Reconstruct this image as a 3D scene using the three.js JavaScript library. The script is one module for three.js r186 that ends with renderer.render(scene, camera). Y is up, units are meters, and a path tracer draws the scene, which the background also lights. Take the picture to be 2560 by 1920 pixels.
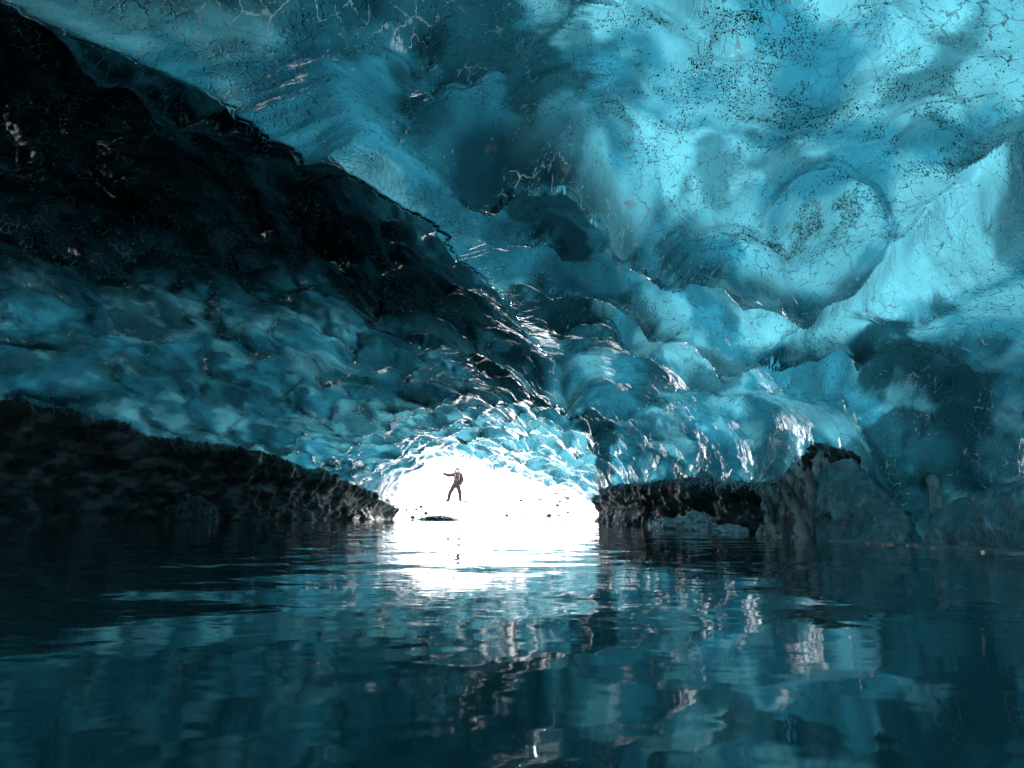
import * as THREE from 'three';
import { createNoise3D, createNoise2D } from 'simplex-noise';
import { mergeGeometries, mergeVertices } from 'three/addons/utils/BufferGeometryUtils.js';
import { MarchingCubes } from 'three/addons/objects/MarchingCubes.js';

// ---------------------------------------------------------------- camera, sky, sun, exposure
const scene = new THREE.Scene();
const camera = new THREE.PerspectiveCamera(53.13, 4 / 3, 0.05, 3000);
const R = Math.PI / 180;
camera.rotation.order = 'YXZ';
camera.position.set(0, 0.28, 0);
camera.rotation.set(9.67 * R, 0, 0.6 * R);

const renderer = new THREE.WebGLRenderer();
renderer.toneMapping = THREE.LinearToneMapping;
renderer.toneMappingExposure = 9.3;
renderer.shadowMap.enabled = true;

function rng(seed) { let a = seed >>> 0; return () => { a = (a + 0x6D2B79F5) | 0; let t = Math.imul(a ^ (a >>> 15), 1 | a); t = (t + Math.imul(t ^ (t >>> 7), 61 | t)) ^ t; return ((t ^ (t >>> 14)) >>> 0) / 4294967296; }; }
const n3 = createNoise3D(rng(11)), n3b = createNoise3D(rng(57)), n2 = createNoise2D(rng(23));
const clamp = (x, a = 0, b = 1) => x < a ? a : x > b ? b : x, lerp = (a, b, t) => a + (b - a) * t;
const smooth = (a, b, x) => { const t = clamp((x - a) / (b - a)); return t * t * (3 - 2 * t); };
const fbm = (x, y, z, o = 4, f = n3) => { let s = 0, a = 0.5; for (let i = 0; i < o; i++) { s += a * f(x, y, z); x *= 2.03; y *= 2.03; z *= 2.03; a *= 0.5; } return s; };

{ // a bright veiled sky, thin high cloud all over
  const W = 256, H = 128, d = new Float32Array(W * H * 4);
  for (let j = 0; j < H; j++) for (let i = 0; i < W; i++) {
    const lat = ((j + 0.5) / H - 0.5) * Math.PI, lon = (i + 0.5) / W * 2 * Math.PI;
    const x = Math.cos(lat) * Math.cos(lon), z = Math.cos(lat) * Math.sin(lon), y = Math.sin(lat);
    const c = 0.5 + 0.5 * fbm(x * 2, y * 3, z * 2, 4), k = (j * W + i) * 4, b = 0.86 + 0.16 * c;
    d[k] = b * lerp(0.96, 1.04, c); d[k + 1] = b * lerp(0.96, 0.98, c); d[k + 2] = b * 0.98; d[k + 3] = 1;
  }
  const t = new THREE.DataTexture(d, W, H, THREE.RGBAFormat, THREE.FloatType);
  t.mapping = THREE.EquirectangularReflectionMapping; t.magFilter = t.minFilter = THREE.LinearFilter; t.needsUpdate = true;
  scene.background = t; scene.environment = t; scene.backgroundIntensity = scene.environmentIntensity = 0.85;
}
const sun = new THREE.DirectionalLight(new THREE.Color(1, 0.95, 0.9), 2.6);
sun.position.set(27, 29, -58); sun.target.position.set(0, 0, -14);
sun.shadow.radius = 45; sun.castShadow = true; sun.shadow.mapSize.set(2048, 2048);
Object.assign(sun.shadow.camera, { left: -40, right: 40, top: 40, bottom: -40, near: 1, far: 120 });
scene.add(sun, sun.target); sun.name = 'sun';

// ---------------------------------------------------------------- helpers
const taken = {};
function named(o, name) { const k = taken[name] = (taken[name] ?? -1) + 1; o.name = k ? name + '_' + String(k).padStart(3, '0') : name; return o; }
function put(o, name, label, category, group, parent = scene) {
  if (parent === scene) named(o, name); else o.name = name;
  o.castShadow = o.receiveShadow = true;
  if (label) o.userData.label = label; if (category) o.userData.category = category; if (group) o.userData.group = group;
  parent.add(o); return o;
}
function struct(o, name, label, category) { put(o, name, label, category); o.userData.kind = 'structure'; return o; }
// Worley distances in 3d: [F1, F2, id]
function hash(i, j, k) { let h = Math.imul(i, 374761393) ^ Math.imul(j, 668265263) ^ Math.imul(k, 2147483629 | 0); h = Math.imul(h ^ (h >>> 13), 1274126177); return (h ^ (h >>> 16)) >>> 0; }
const wo = [0, 0, 0];
function worley(x, y, z) {
  const xi = Math.floor(x), yi = Math.floor(y), zi = Math.floor(z); let f1 = 9, f2 = 9, id = 0;
  for (let a = -1; a < 2; a++) for (let b = -1; b < 2; b++) for (let c = -1; c < 2; c++) {
    const h = hash(xi + a, yi + b, zi + c);
    const px = xi + a + (h & 1023) / 1023 - x, py = yi + b + ((h >>> 10) & 1023) / 1023 - y, pz = zi + c + ((h >>> 20) & 1023) / 1023 - z, d = px * px + py * py + pz * pz;
    if (d < f1) { f2 = f1; f1 = d; id = h; } else if (d < f2) f2 = d;
  }
  wo[0] = Math.sqrt(f1); wo[1] = Math.sqrt(f2); wo[2] = id; return wo;
}
function gridMesh(nu, nv, pos, uv, col, flip) { // rows nv, columns nu
  const g = new THREE.BufferGeometry(); g.setAttribute('position', new THREE.BufferAttribute(pos, 3));
  const idx = new Uint32Array((nu - 1) * (nv - 1) * 6); let k = 0;
  for (let j = 0; j < nv - 1; j++) for (let i = 0; i < nu - 1; i++) { const a = j * nu + i, b = a + 1, c = a + nu, d = c + 1; if (flip) { idx[k++] = a; idx[k++] = c; idx[k++] = b; idx[k++] = b; idx[k++] = c; idx[k++] = d; } else { idx[k++] = a; idx[k++] = b; idx[k++] = c; idx[k++] = b; idx[k++] = d; idx[k++] = c; } }
  g.setIndex(new THREE.BufferAttribute(idx, 1));
  if (uv) g.setAttribute('uv', new THREE.BufferAttribute(uv, 2));
  if (col) g.setAttribute('color', new THREE.BufferAttribute(col, 3));
  g.computeVertexNormals(); return g;
}

// ---------------------------------------------------------------- the cave: sections [depth, right wall ... keel, keel ... left wall] in metres above the water
const SEC = [
  [-6, [[3.6, -.7], [3.6, .4], [3.2, 1.6], [2.0, 2.6], [0, 3.1], [-2.4, 3.1]], [[-2.4, 3.1], [-3.4, 3.3], [-5, 3.6], [-7.5, 3.0], [-9, 1.6], [-9.6, -.7]]],
  [0.5, [[4.8, -.7], [4.9, .9], [4.5, 2.1], [3.0, 3.0], [0, 3.4], [-3.6, 3.15]], [[-3.6, 3.15], [-4.2, 3.7], [-5.6, 4.6], [-8.6, 4.6], [-11.2, 2.8], [-12.2, -.7]]],
  [4.06, [[5.0, -.7], [5.1, .9], [4.6, 2.2], [3.1, 3.05], [0.4, 3.4], [-2.86, 3.08]], [[-2.86, 3.08], [-3.3, 3.75], [-4.8, 5.0], [-8.2, 5.3], [-11.8, 3.3], [-13.2, -.7]]],
  [4.84, [[5.0, -.7], [5.1, .9], [4.6, 2.2], [3.2, 3.0], [0.8, 3.35], [-2.13, 3.06]], [[-2.13, 3.06], [-2.6, 3.8], [-4.2, 5.1], [-7.8, 5.6], [-11.8, 3.6], [-13.4, -.7]]],
  [6.1, [[5.0, -.7], [5.1, .9], [4.6, 2.1], [3.2, 2.9], [1.0, 3.3], [-1.75, 3.06]], [[-1.75, 3.06], [-2.2, 3.8], [-3.8, 5.1], [-7.2, 5.7], [-11.6, 4.0], [-13.8, -.7]]],
  [7.6, [[5.0, -.7], [5.0, .9], [4.5, 2.0], [3.2, 2.75], [1.2, 3.2], [-.78, 3.06]], [[-.78, 3.06], [-1.3, 3.8], [-3.2, 5.1], [-6.8, 5.8], [-11.6, 4.2], [-14.2, -.7]]],
  [10, [[4.9, -.7], [4.9, .8], [4.4, 1.8], [3.2, 2.55], [1.5, 3.0], [-.1, 3.06]], [[-.1, 3.06], [-.8, 3.8], [-2.8, 5.1], [-6.6, 5.7], [-11.8, 4.3], [-14.6, -.7]]],
  [13, [[4.8, -.7], [4.8, .8], [4.4, 1.8], [3.4, 2.5], [1.9, 2.95], [.5, 3.06]], [[.5, 3.06], [-.4, 3.7], [-2.6, 4.7], [-6.6, 5.2], [-12, 4.2], [-15, -.7]]],
  [17, [[4.7, -.7], [4.7, .8], [4.3, 1.8], [3.4, 2.45], [2.3, 2.95], [1.2, 3.15]], [[1.2, 3.15], [0, 3.5], [-2.6, 4.1], [-6.6, 4.4], [-12, 3.7], [-15.2, -.7]]],
  [21, [[4.6, -.7], [4.6, .8], [4.3, 1.7], [3.5, 2.4], [2.6, 2.85], [1.7, 3.1]], [[1.7, 3.1], [0.2, 3.45], [-2.4, 3.6], [-6.6, 3.7], [-11.2, 3.0], [-14.2, -.7]]],
  [25, [[4.2, -.7], [4.2, .7], [3.7, 1.6], [3.1, 2.3], [2.4, 2.8], [1.5, 3.2]], [[1.5, 3.2], [0, 3.5], [-2.2, 3.45], [-5.4, 3.0], [-8.6, 2.2], [-11.8, -.7]]],
  [29, [[4.4, -.7], [4.4, .6], [4.1, 1.4], [3.4, 2.2], [2.4, 2.8], [1.3, 3.2]], [[1.3, 3.2], [0, 3.4], [-2.0, 3.4], [-4.4, 2.8], [-6.8, 1.8], [-9.0, -.7]]],
  [34, [[4.6, -.7], [4.5, .5], [4.0, 1.3], [3.2, 1.9], [2.2, 2.35], [0.9, 2.7]], [[0.9, 2.7], [-.6, 3.1], [-2.4, 3.4], [-4.4, 2.7], [-6.0, 1.6], [-7.2, -.7]]],
  [38.5, [[4.5, -.7], [4.2, .6], [3.6, 1.2], [2.4, 1.7], [1.4, 1.9], [0.4, 2.1]], [[0.4, 2.1], [-1, 2.45], [-2.5, 2.9], [-3.8, 2.9], [-5.3, 1.6], [-6.2, -.7]]],
];
const KR = 0.5, NS = 240; // keel at u = KR; samples in a section
function resample(pts, n) {
  const c = new THREE.CatmullRomCurve3(pts.map(([x, y]) => new THREE.Vector3(x, y, 0)), false, 'centripetal'); c.arcLengthDivisions = 400;
  return c.getSpacedPoints(n);
}
const SECP = SEC.map(([d, a, b]) => { const pa = resample(a, NS), pb = resample(b, NS); return { d, p: [...pa, ...pb.slice(1)] }; });
const DS = SECP.map((s) => s.d), M = 2 * NS;
function base(u, d, out) { // a point of the smooth cave at u (0 right foot, .5 keel, 1 left foot) and depth d
  let k = 0; while (k < DS.length - 2 && d > DS[k + 1]) k++;
  const h = DS[k + 1] - DS[k], t = (d - DS[k]) / h, a = Math.max(0, k - 1), e = Math.min(DS.length - 1, k + 2);
  const f = clamp(u) * M, i = Math.min(M - 1, Math.floor(f)), g = f - i;
  const q = (s, c) => { const p = SECP[s].p; return p[i][c] * (1 - g) + p[i + 1][c] * g; };
  const t2 = t * t, t3 = t2 * t;
  for (const c of ['x', 'y']) {
    const p1 = q(k, c), p2 = q(k + 1, c), m1 = (p2 - q(a, c)) / (DS[k + 1] - DS[a]) * h, m2 = (q(e, c) - p1) / (DS[e] - DS[k]) * h;
    out[c] = (2 * t3 - 3 * t2 + 1) * p1 + (t3 - 2 * t2 + t) * m1 + (-2 * t3 + 3 * t2) * p2 + (t3 - t2) * m2;
  }
  out.z = -d; return out;
}
// the keel's hanging edge, metres: [depth, x]
const KEEL = [[3, -3.3], [4.05, -2.88], [4.4, -2.47], [4.77, -2.1], [5.41, -1.97], [5.6, -1.94], [5.68, -1.79], [6.02, -1.77], [6.12, -1.44], [6.72, -1.11], [7.36, -0.77], [8.22, -0.67], [8.8, -0.46], [9.79, -0.11], [12.07, 0.38], [14, .7]];
function keelShift(d) {
  if (d <= KEEL[0][0] || d >= KEEL[KEEL.length - 1][0]) return 0;
  let k = 0; while (d > KEEL[k + 1][0]) k++;
  const x = lerp(KEEL[k][1], KEEL[k + 1][1], (d - KEEL[k][0]) / (KEEL[k + 1][0] - KEEL[k][0]));
  return (x - base(0.5, d, kv).x) * smooth(3, 4, d) * smooth(14, 11, d) + 0.05 * n2(d * 3.1, 4) + 0.03 * n2(d * 8, 7);
}
const kv = new THREE.Vector3();
// ledges, ridges and grooves of the roof, as lines over the surface: [u, depth]; u * 20 is metres across near the camera
const LINES = [
  { k: 'ledge', a: 0.26, b: 0.20, p: [[0.45, 6.59], [0.43, 6.36], [0.41, 6.31], [0.393, 6.54], [0.375, 7], [0.36, 7.63], [0.347, 8.43], [0.341, 8.95]] },
  { k: 'ledge', a: 0.20, b: 0.22, p: [[0.466, 9.73], [0.444, 9.26], [0.418, 9.39], [0.378, 10.13], [0.329, 10.76]] },
  { k: 'ledge', a: 0.18, b: 0.20, p: [[0.474, 11.19], [0.437, 10.67], [0.402, 10.71], [0.355, 12.67]] },
  { k: 'ledge', a: 0.16, b: 0.14, p: [[0.35, 7.78], [0.326, 8.07], [0.291, 8.2], [0.268, 8.1], [0.252, 7.54], [0.234, 7.24]] },
  { k: 'ledge', a: 0.16, b: 0.16, p: [[0.33, 10.56], [0.279, 10.5], [0.225, 9.3], [0.19, 8.23], [0.163, 7.66], [0.135, 7.33]] },
  { k: 'ledge', a: 0.12, b: 0.12, p: [[0.47, 7.9], [0.455, 7.7], [0.44, 8.0], [0.425, 8.4], [0.40, 8.5]] },
  { k: 'groove', a: 0.34, w: 0.13, p: [[0.19, 4.6], [0.207, 5.25], [0.209, 6.06], [0.23, 7.24], [0.24, 8.05], [0.252, 9.54], [0.28, 10.73]] },
  { k: 'ridge', a: 0.17, w: 0.22, p: [[0.408, 4.0], [0.423, 4.65], [0.429, 5.03], [0.419, 5.18], [0.412, 5.54]] },
  { k: 'ridge', a: 0.12, w: 0.25, p: [[0.442, 3.9], [0.448, 4.48], [0.449, 4.81], [0.447, 5.35], [0.449, 6.42]] },
  { k: 'ridge', a: 0.42, w: 0.3, p: [[0.495, 13], [0.49, 16], [0.495, 20.2], [0.44, 22], [0.385, 23.5], [0.32, 25.2], [0.25, 27]] },
  { k: 'ridge', a: 0.15, w: 0.25, p: [[0.53, 12], [0.54, 15], [0.525, 18.2], [0.47, 20.6], [0.41, 21.8]] },
];
for (const l of LINES) { const m = 0.9; l.u0 = Math.min(...l.p.map((q) => q[0])) - m / 18; l.u1 = Math.max(...l.p.map((q) => q[0])) + m / 18; l.d0 = Math.min(...l.p.map((q) => q[1])) - m; l.d1 = Math.max(...l.p.map((q) => q[1])) + m; }
const HOLLOWS = [[0.267, 6.54, 0.62, 0.42, 0.30], [0.332, 7.1, 0.5, 0.36, 0.2], [0.317, 4.55, 0.40, 0.38, 0.3], [0.262, 4.61, 0.3, 0.25, 0.16], [0.361, 4.68, 0.14, 0.14, 0.12], [0.422, 5.3, 0.36, 0.25, 0.16], [0.428, 7.83, 0.42, 0.42, 0.2], [0.24, 5.5, 0.35, 0.4, 0.15], [0.175, 8.3, 0.6, 0.7, 0.2], [0.30, 8.9, 0.35, 0.3, 0.15], [0.36, 9.3, 0.3, 0.28, 0.14], [0.386, 5.6, 0.3, 0.3, 0.1], [0.21, 8.9, 0.35, 0.4, 0.15], [0.145, 9.2, 0.4, 0.6, 0.12]];
function carved(u, d, jx, jd) {
  let h = 0; const X = 20 * u + jx, Y = d + jd;
  for (const l of LINES) {
    if (u < l.u0 || u > l.u1 || d < l.d0 || d > l.d1) continue;
    let best = 1e9, sg = 1, at = 0; const n = l.p.length - 1;
    for (let i = 0; i < n; i++) {
      const ax = l.p[i][0] * 20, ay = l.p[i][1], bx = l.p[i + 1][0] * 20 - ax, by = l.p[i + 1][1] - ay, t = clamp(((X - ax) * bx + (Y - ay) * by) / (bx * bx + by * by)), dx = X - ax - bx * t, dy = Y - ay - by * t, e = dx * dx + dy * dy;
      if (e < best) { best = e; sg = bx * dy - by * dx > 0 ? -1 : 1; at = (i + t) / n; }
    }
    const s = Math.sqrt(best), end = smooth(0, 0.18, at) * smooth(1, 0.82, at);
    if (l.k === 'ledge') h += 1.8 * end * (sg < 0 ? l.a * Math.pow(1 - smooth(0, 0.8, s), 1.5) : s < 0.07 ? lerp(l.a, -l.b, s / 0.07) : -l.b * (1 - smooth(0.07, 0.8, s)));
    else if (l.k === 'groove') h -= end * l.a * Math.exp(-best / (l.w * l.w)) - end * 0.1 * Math.exp(-s / 0.3);
    else h += end * l.a * Math.exp(-s / l.w);
  }
  for (const [hu, hd, ru, rd, a] of HOLLOWS) { const x = (X - 20 * hu) / ru, y = (Y - hd) / rd, r = x * x + y * y; if (r < 1.9) h -= r < 1 ? a * (1 - r) - 0.03 : -0.03 * (1 - (r - 1) / 0.9); }
  return h;
}
// relief of the ice, metres towards the inside of the cave
function relief(u, d, x, y, z) {
  const left = smooth(0.5, 0.56, u), far = smooth(11, 17, d), calm = 1 - 0.85 * Math.exp(-Math.pow((u - 0.5) / 0.035, 2)) * (1 - far);
  let h = calm * (0.16 * fbm(x * 0.32, y * 0.4, z * 0.26, 2) + 0.03 * fbm(x * 0.9 + 7, y, z * 0.8, 2, n3b));
  const wx = x + 0.35 * n3(x * 0.5, y * 0.5, z * 0.5) + 0.06 * n3b(x * 3, y * 3, z * 3), wy = y + 0.3 * n3b(x * 0.6, y * 0.6, z * 0.6), wz = z + 0.5 * n3(x * 0.4 + 9, y * 0.4, z * 0.4) + 0.06 * n3(x * 3, y * 3, z * 3);
  let w = worley(wx * 0.55, wy * 0.7, wz * 0.42); h -= calm * lerp(0.62, 0.32, far) * (0.55 - w[0] * w[0] * 1.2);
  // scallops with sharp cusps, elongated along the passage
  const s = lerp(1.0, 1.12, far) * lerp(1, 0.92, left), out = smooth(24, 31, d);
  const on = calm * lerp(1, 0.45, smooth(31, 36, d)) * lerp(smooth(-0.1, 0.35, n3(x * 0.28 + 3, y * 0.28, z * 0.2)) * 0.6, 1, Math.max(far, left * 0.85)) * lerp(smooth(0.10, 0.30, u) * 0.8 + 0.1, 1, Math.max(left, smooth(15, 20, d)));
  w = worley(wx * s, wy * s * 1.2, wz * s * 0.44); const hs = -lerp(0.30, lerp(0.42, 0.56, left), Math.max(left, far)) / s * on * (0.5 - 1.25 * w[0] * w[0]); h += hs;
  w = worley(wx * s * 2.2 + 5, wy * s * 2.5, wz * s * 1.3); h -= lerp(0.06, 0.10, Math.max(left, out)) / s * on * (0.5 - 1.25 * w[0] * w[0]);
  h += 0.012 * fbm(x * 4, y * 4, z * 4, 3);
  if (u < 0.56) h += carved(u, d, 0.10 * n3(x * 2, y * 2, z * 2), 0.10 * n3b(x * 2, y * 2, z * 2));
  lean = hs * (0.9 * left + 0.35 * far * (1 - left));
  return h;
}
let lean = 0;
// which ice: 0 bubbly and blue, 1 clear and dark; the patches have the ragged outlines that the ice shows
const CLEARS = [[0.405, 4.5, 0.75, 0.75], [0.425, 7.5, 0.45, 1.0], [0.39, 5.5, 0.35, 0.5], [0.175, 8.3, 0.9, 0.9], [0.12, 9.0, 0.7, 1.4], [0.47, 10.6, 0.9, 1.2], [0.37, 8.4, 0.35, 0.5]];
function clearness(u, d, x, y, z) {
  const n = fbm(x * 0.45, y * 0.55, z * 0.32, 5, n3b), f = fbm(x * 1.6, y * 1.6, z * 1.2, 5, n3), keel = u - 0.5;
  let c = 0.5 * smooth(0.08, 0.24, n + 0.45 * f) * (1 - 0.8 * smooth(0.45, 0.47, u) * smooth(0.505, 0.495, u));
  for (const [cu, cd, ru, rd] of CLEARS) { const r = Math.hypot((u - cu) * 20 / ru, (d - cd) / rd) + 0.9 * f; c = Math.max(c, 0.85 * smooth(1.1, 0.75, r)); }
  if (u > 0.52) { const w = worley(x * 0.95 + 31, y * 1.5 + 0.3 * f, z * 0.62 + 17); if (w[2] % 5 < 2) c = Math.max(c, 0.6 * smooth(0.42, 0.36, w[0] + 0.25 * f)); }
  const dome = smooth(0.002, 0.010, keel) * smooth(0.33, 0.27, keel + 0.12 * n + 0.08 * f) * smooth(18.5, 15.5, d + 4 * n + 2 * f + 6 * keel);
  const ribD = 20.2 + (0.5 - u) * 22 + (0.5 - u) * (0.5 - u) * 80, rib = smooth(0.17, 0.21, u) * smooth(0.585, 0.545, u) * smooth(2.6, 2.0, Math.abs(d - ribD + 1.2 * f));
  return clamp(Math.max(c, dome * lerp(0.58, 0.97, smooth(0.16, -0.08, f + (u - 0.66) * 1.8)), rib * 0.97));
}
const PALES = [[0.24, 4.4, 0.8, 0.9], [0.27, 8.6, 1.0, 0.8], [0.33, 6.2, 0.7, 0.5], [0.36, 4.4, 0.4, 0.6], [0.21, 6.6, 0.5, 1.0], [0.31, 11.5, 1.2, 1.0], [0.47, 28.5, 3.5, 3], [0.6, 29, 3, 3.5], [0.38, 31, 3, 3], [0.52, 34, 4, 3], [0.68, 26, 2, 2]]; // white bubbly patches; the far vault ones also paint in light from the mouth
const NU = 901, NV = 740, D0 = 3.4, D1 = 38.5, BACK = 40;
const rowD = (j) => j < BACK ? lerp(-6, D0, j / BACK) : D0 * Math.pow(D1 / D0, (j - BACK) / (NV - 1 - BACK));
const P = new Float32Array(NU * NV * 3), UV = new Float32Array(NU * NV * 2), CL = new Float32Array(NU * NV * 3), NRM = new Float32Array(NU * NV * 3);
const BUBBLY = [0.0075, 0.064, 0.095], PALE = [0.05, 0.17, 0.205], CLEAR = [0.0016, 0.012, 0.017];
{
  const p = new THREE.Vector3(), q = new THREE.Vector3(), r = new THREE.Vector3(), n = new THREE.Vector3();
  for (let j = 0; j < NV; j++) {
    const d = rowD(j), e = 0.02 + 0.01 * Math.abs(d); let arc = 0, px = 0, py = 0;
    for (let i = 0; i < NU; i++) {
      const u = i / (NU - 1), k = j * NU + i; base(u, d, p);
      base(u < 0.998 ? u + 0.002 : u - 0.002, d, q).sub(p); if (u >= 0.998) q.negate();
      base(u, d + e > D1 ? d - e : d + e, r).sub(p); if (d + e > D1) r.negate();
      n.crossVectors(q, r).normalize(); // inwards
      if (i) arc += Math.hypot(p.x - px, p.y - py); px = p.x; py = p.y;
      let h = relief(u, d, p.x, p.y, p.z);
      const ql = lean / q.length(), rl = 0.5 * lean / r.length(), lx = -q.x * ql - r.x * rl, ly = -q.y * ql - r.y * rl, lz = -r.z * rl;
      const cl = clearness(u, d, p.x, p.y, p.z);
      UV[2 * k] = arc; UV[2 * k + 1] = d;
      const end = smooth(36, 38.5, d) * (0.6 * n3(p.x * 0.9, p.y * 0.9, 2) + 0.25 * n3(p.x * 3, p.y * 3, 5));
      const ks = keelShift(d) * Math.exp(-Math.pow((u - 0.5) / 0.03, 2));
      P[3 * k] = p.x + n.x * h + ks + lx; P[3 * k + 1] = p.y + n.y * h + ly; P[3 * k + 2] = p.z + n.z * h - end + lz;
      NRM[3 * k] = n.x; NRM[3 * k + 1] = n.y; NRM[3 * k + 2] = n.z;
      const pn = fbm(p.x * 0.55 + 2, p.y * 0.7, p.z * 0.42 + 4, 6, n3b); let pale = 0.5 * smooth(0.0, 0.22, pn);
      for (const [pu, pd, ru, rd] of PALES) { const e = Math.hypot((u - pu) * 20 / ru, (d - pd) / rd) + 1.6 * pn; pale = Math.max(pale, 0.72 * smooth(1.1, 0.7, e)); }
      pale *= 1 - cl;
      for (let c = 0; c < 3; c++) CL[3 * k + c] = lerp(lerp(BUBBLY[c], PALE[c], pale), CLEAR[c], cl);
    }
  }
}
// ice texture: crystal boundaries and pitting (height)
function tile(N, fn) { const d = new Uint8Array(N * N * 4); for (let j = 0; j < N; j++) for (let i = 0; i < N; i++) { const v = fn(i / N, j / N), k = (j * N + i) * 4; d[k] = d[k + 1] = d[k + 2] = clamp(v) * 255; d[k + 3] = 255; } const t = new THREE.DataTexture(d, N, N); t.wrapS = t.wrapT = THREE.RepeatWrapping; t.magFilter = t.minFilter = THREE.LinearFilter; t.needsUpdate = true; return t; }
const per = (u, v, f, s) => { const a = u * 2 * Math.PI, b = v * 2 * Math.PI, r = f / (2 * Math.PI); return 0.5 * (n3(Math.cos(a) * r + s, Math.sin(a) * r + 3 * s, Math.cos(b) * r + 1.7 * Math.sin(b) * r) + n3b(Math.cos(b) * r + s, Math.sin(b) * r - s, Math.sin(a) * r - 1.7 * Math.cos(a) * r)); };
function cells(u, v, n) { // tiling 2d worley, F2 - F1
  const x = u * n, y = v * n, xi = Math.floor(x), yi = Math.floor(y); let f1 = 9, f2 = 9;
  for (let a = -1; a < 2; a++) for (let b = -1; b < 2; b++) { const h = hash(((xi + a) % n + n) % n, ((yi + b) % n + n) % n, 77); const dx = xi + a + (h & 1023) / 1023 - x, dy = yi + b + ((h >>> 10) & 1023) / 1023 - y, d = Math.sqrt(dx * dx + dy * dy); if (d < f1) { f2 = f1; f1 = d; } else if (d < f2) f2 = d; }
  return f2 - f1;
}
const TILE = 4.2;
const iceH = tile(1536, (u, v) => {
  const wu = u + 0.010 * per(u, v, 14, 1) + 0.003 * per(u, v, 60, 2), wv = v + 0.010 * per(u, v, 14, 4) + 0.003 * per(u, v, 60, 5);
  const e = cells(wu - Math.floor(wu), wv - Math.floor(wv), 30), m = smooth(-0.1, 0.25, per(u, v, 5, 6));
  const line = smooth(0.075, 0.0, e) * m, lump = smooth(0.28, 0.6, per(u, v, 80, 8)) * m;
  return 0.45 + 0.40 * line + 0.25 * lump + 0.10 * per(u, v, 30, 7) + 0.05 * per(u, v, 120, 9);
});
iceH.repeat.set(1 / TILE, 1 / TILE);
const LT = 3.3; // frost-filled crystal boundaries and bubbles in the clear skin
const lineT = tile(2048, (u, v) => {
  const wu = u + 0.009 * per(u, v, 16, 1) + 0.004 * per(u, v, 70, 2), wv = v + 0.009 * per(u, v, 16, 4) + 0.004 * per(u, v, 70, 5);
  const m = smooth(-0.12, 0.12, per(u, v, 6, 6)) * smooth(-0.4, 0.0, per(u, v, 40, 3)), e = cells(wu - Math.floor(wu), wv - Math.floor(wv), 26), e2 = cells(wu + 0.37 - Math.floor(wu + 0.37), wv - Math.floor(wv), 57);
  const line = smooth(0.085, 0.03, e) * m + smooth(0.10, 0.04, e2) * 0.25 * m * smooth(0.0, 0.25, per(u, v, 9, 8));
  const dot = smooth(0.50, 0.62, per(u, v, 90, 12)) * smooth(-0.2, 0.2, per(u, v, 7, 13));
  return 1 - 0.75 * clamp(line) - 0.5 * clamp(dot);
});
lineT.repeat.set(1 / LT, 1 / LT);
const cloudT = tile(1024, (u, v) => { // bubbles in the ice: fine clouds and streaks
  let n = 0, a = 0.5; for (const f of [5, 11, 24, 50, 105]) { n += a * per(u, v, f, f * 0.37); a *= 0.68; }
  return 0.86 + 0.28 * n;
});
cloudT.repeat.set(1 / 5.1, 1 / 5.1);
const bodyMat = new THREE.MeshPhysicalMaterial({ vertexColors: true, roughness: 1, transmission: 0.55, thickness: 0, specularIntensity: 0, side: THREE.DoubleSide, map: cloudT, bumpMap: iceH, bumpScale: 0.025 });
const skinMat = new THREE.MeshPhysicalMaterial({ transmissionMap: lineT, color: new THREE.Color(0.62, 0.86, 0.92), roughness: 0.07, transmission: 1, thickness: 0.3, ior: 1.42, side: THREE.DoubleSide, bumpMap: iceH, bumpScale: 0.009 });
function slice(i0, i1, step, off, mat) {
  const nu = Math.floor((i1 - i0) / step) + 1, nv = Math.ceil((NV - 1) / step) + 1, p = new Float32Array(nu * nv * 3), uv = new Float32Array(nu * nv * 2), c = new Float32Array(nu * nv * 3);
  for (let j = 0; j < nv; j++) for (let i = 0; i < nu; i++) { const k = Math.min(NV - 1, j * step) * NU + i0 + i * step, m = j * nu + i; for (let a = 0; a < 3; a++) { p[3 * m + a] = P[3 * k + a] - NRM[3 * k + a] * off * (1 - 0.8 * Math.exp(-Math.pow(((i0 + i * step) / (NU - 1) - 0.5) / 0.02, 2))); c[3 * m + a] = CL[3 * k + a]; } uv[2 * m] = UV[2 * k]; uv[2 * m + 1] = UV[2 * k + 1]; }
  return new THREE.Mesh(gridMesh(nu, nv, p, uv, c, false), mat);
}
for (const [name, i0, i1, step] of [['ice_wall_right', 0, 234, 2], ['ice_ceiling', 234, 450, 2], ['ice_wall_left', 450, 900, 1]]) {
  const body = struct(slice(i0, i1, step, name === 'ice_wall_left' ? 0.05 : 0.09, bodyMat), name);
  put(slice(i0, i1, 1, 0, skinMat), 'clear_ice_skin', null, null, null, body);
}
{ // the end of the cave behind the photographer, with an unseen opening added as fill light
  const s = new THREE.Shape(); for (let i = 0; i < NU; i += 4) s[i ? 'lineTo' : 'moveTo'](P[3 * i], P[3 * i + 1]);
  const hole = new THREE.Path(); for (let k = 0; k <= 60; k++) { const a = k / 60 * 2 * Math.PI, r = 1 + 0.12 * n2(3 * Math.cos(a), 3 * Math.sin(a)); hole[k ? 'lineTo' : 'moveTo'](0.3 + 2.6 * r * Math.cos(a), 1.35 + 1.35 * r * Math.sin(a)); } s.holes.push(hole); // added opening, lets neutral light onto faces turned to the camera
  const m = struct(new THREE.Mesh(new THREE.ShapeGeometry(s), new THREE.MeshStandardMaterial({ color: new THREE.Color(0.01, 0.06, 0.08), roughness: 0.6, side: THREE.DoubleSide })), 'ice_wall_back'); m.position.z = P[2] + 0.02;
}
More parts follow.
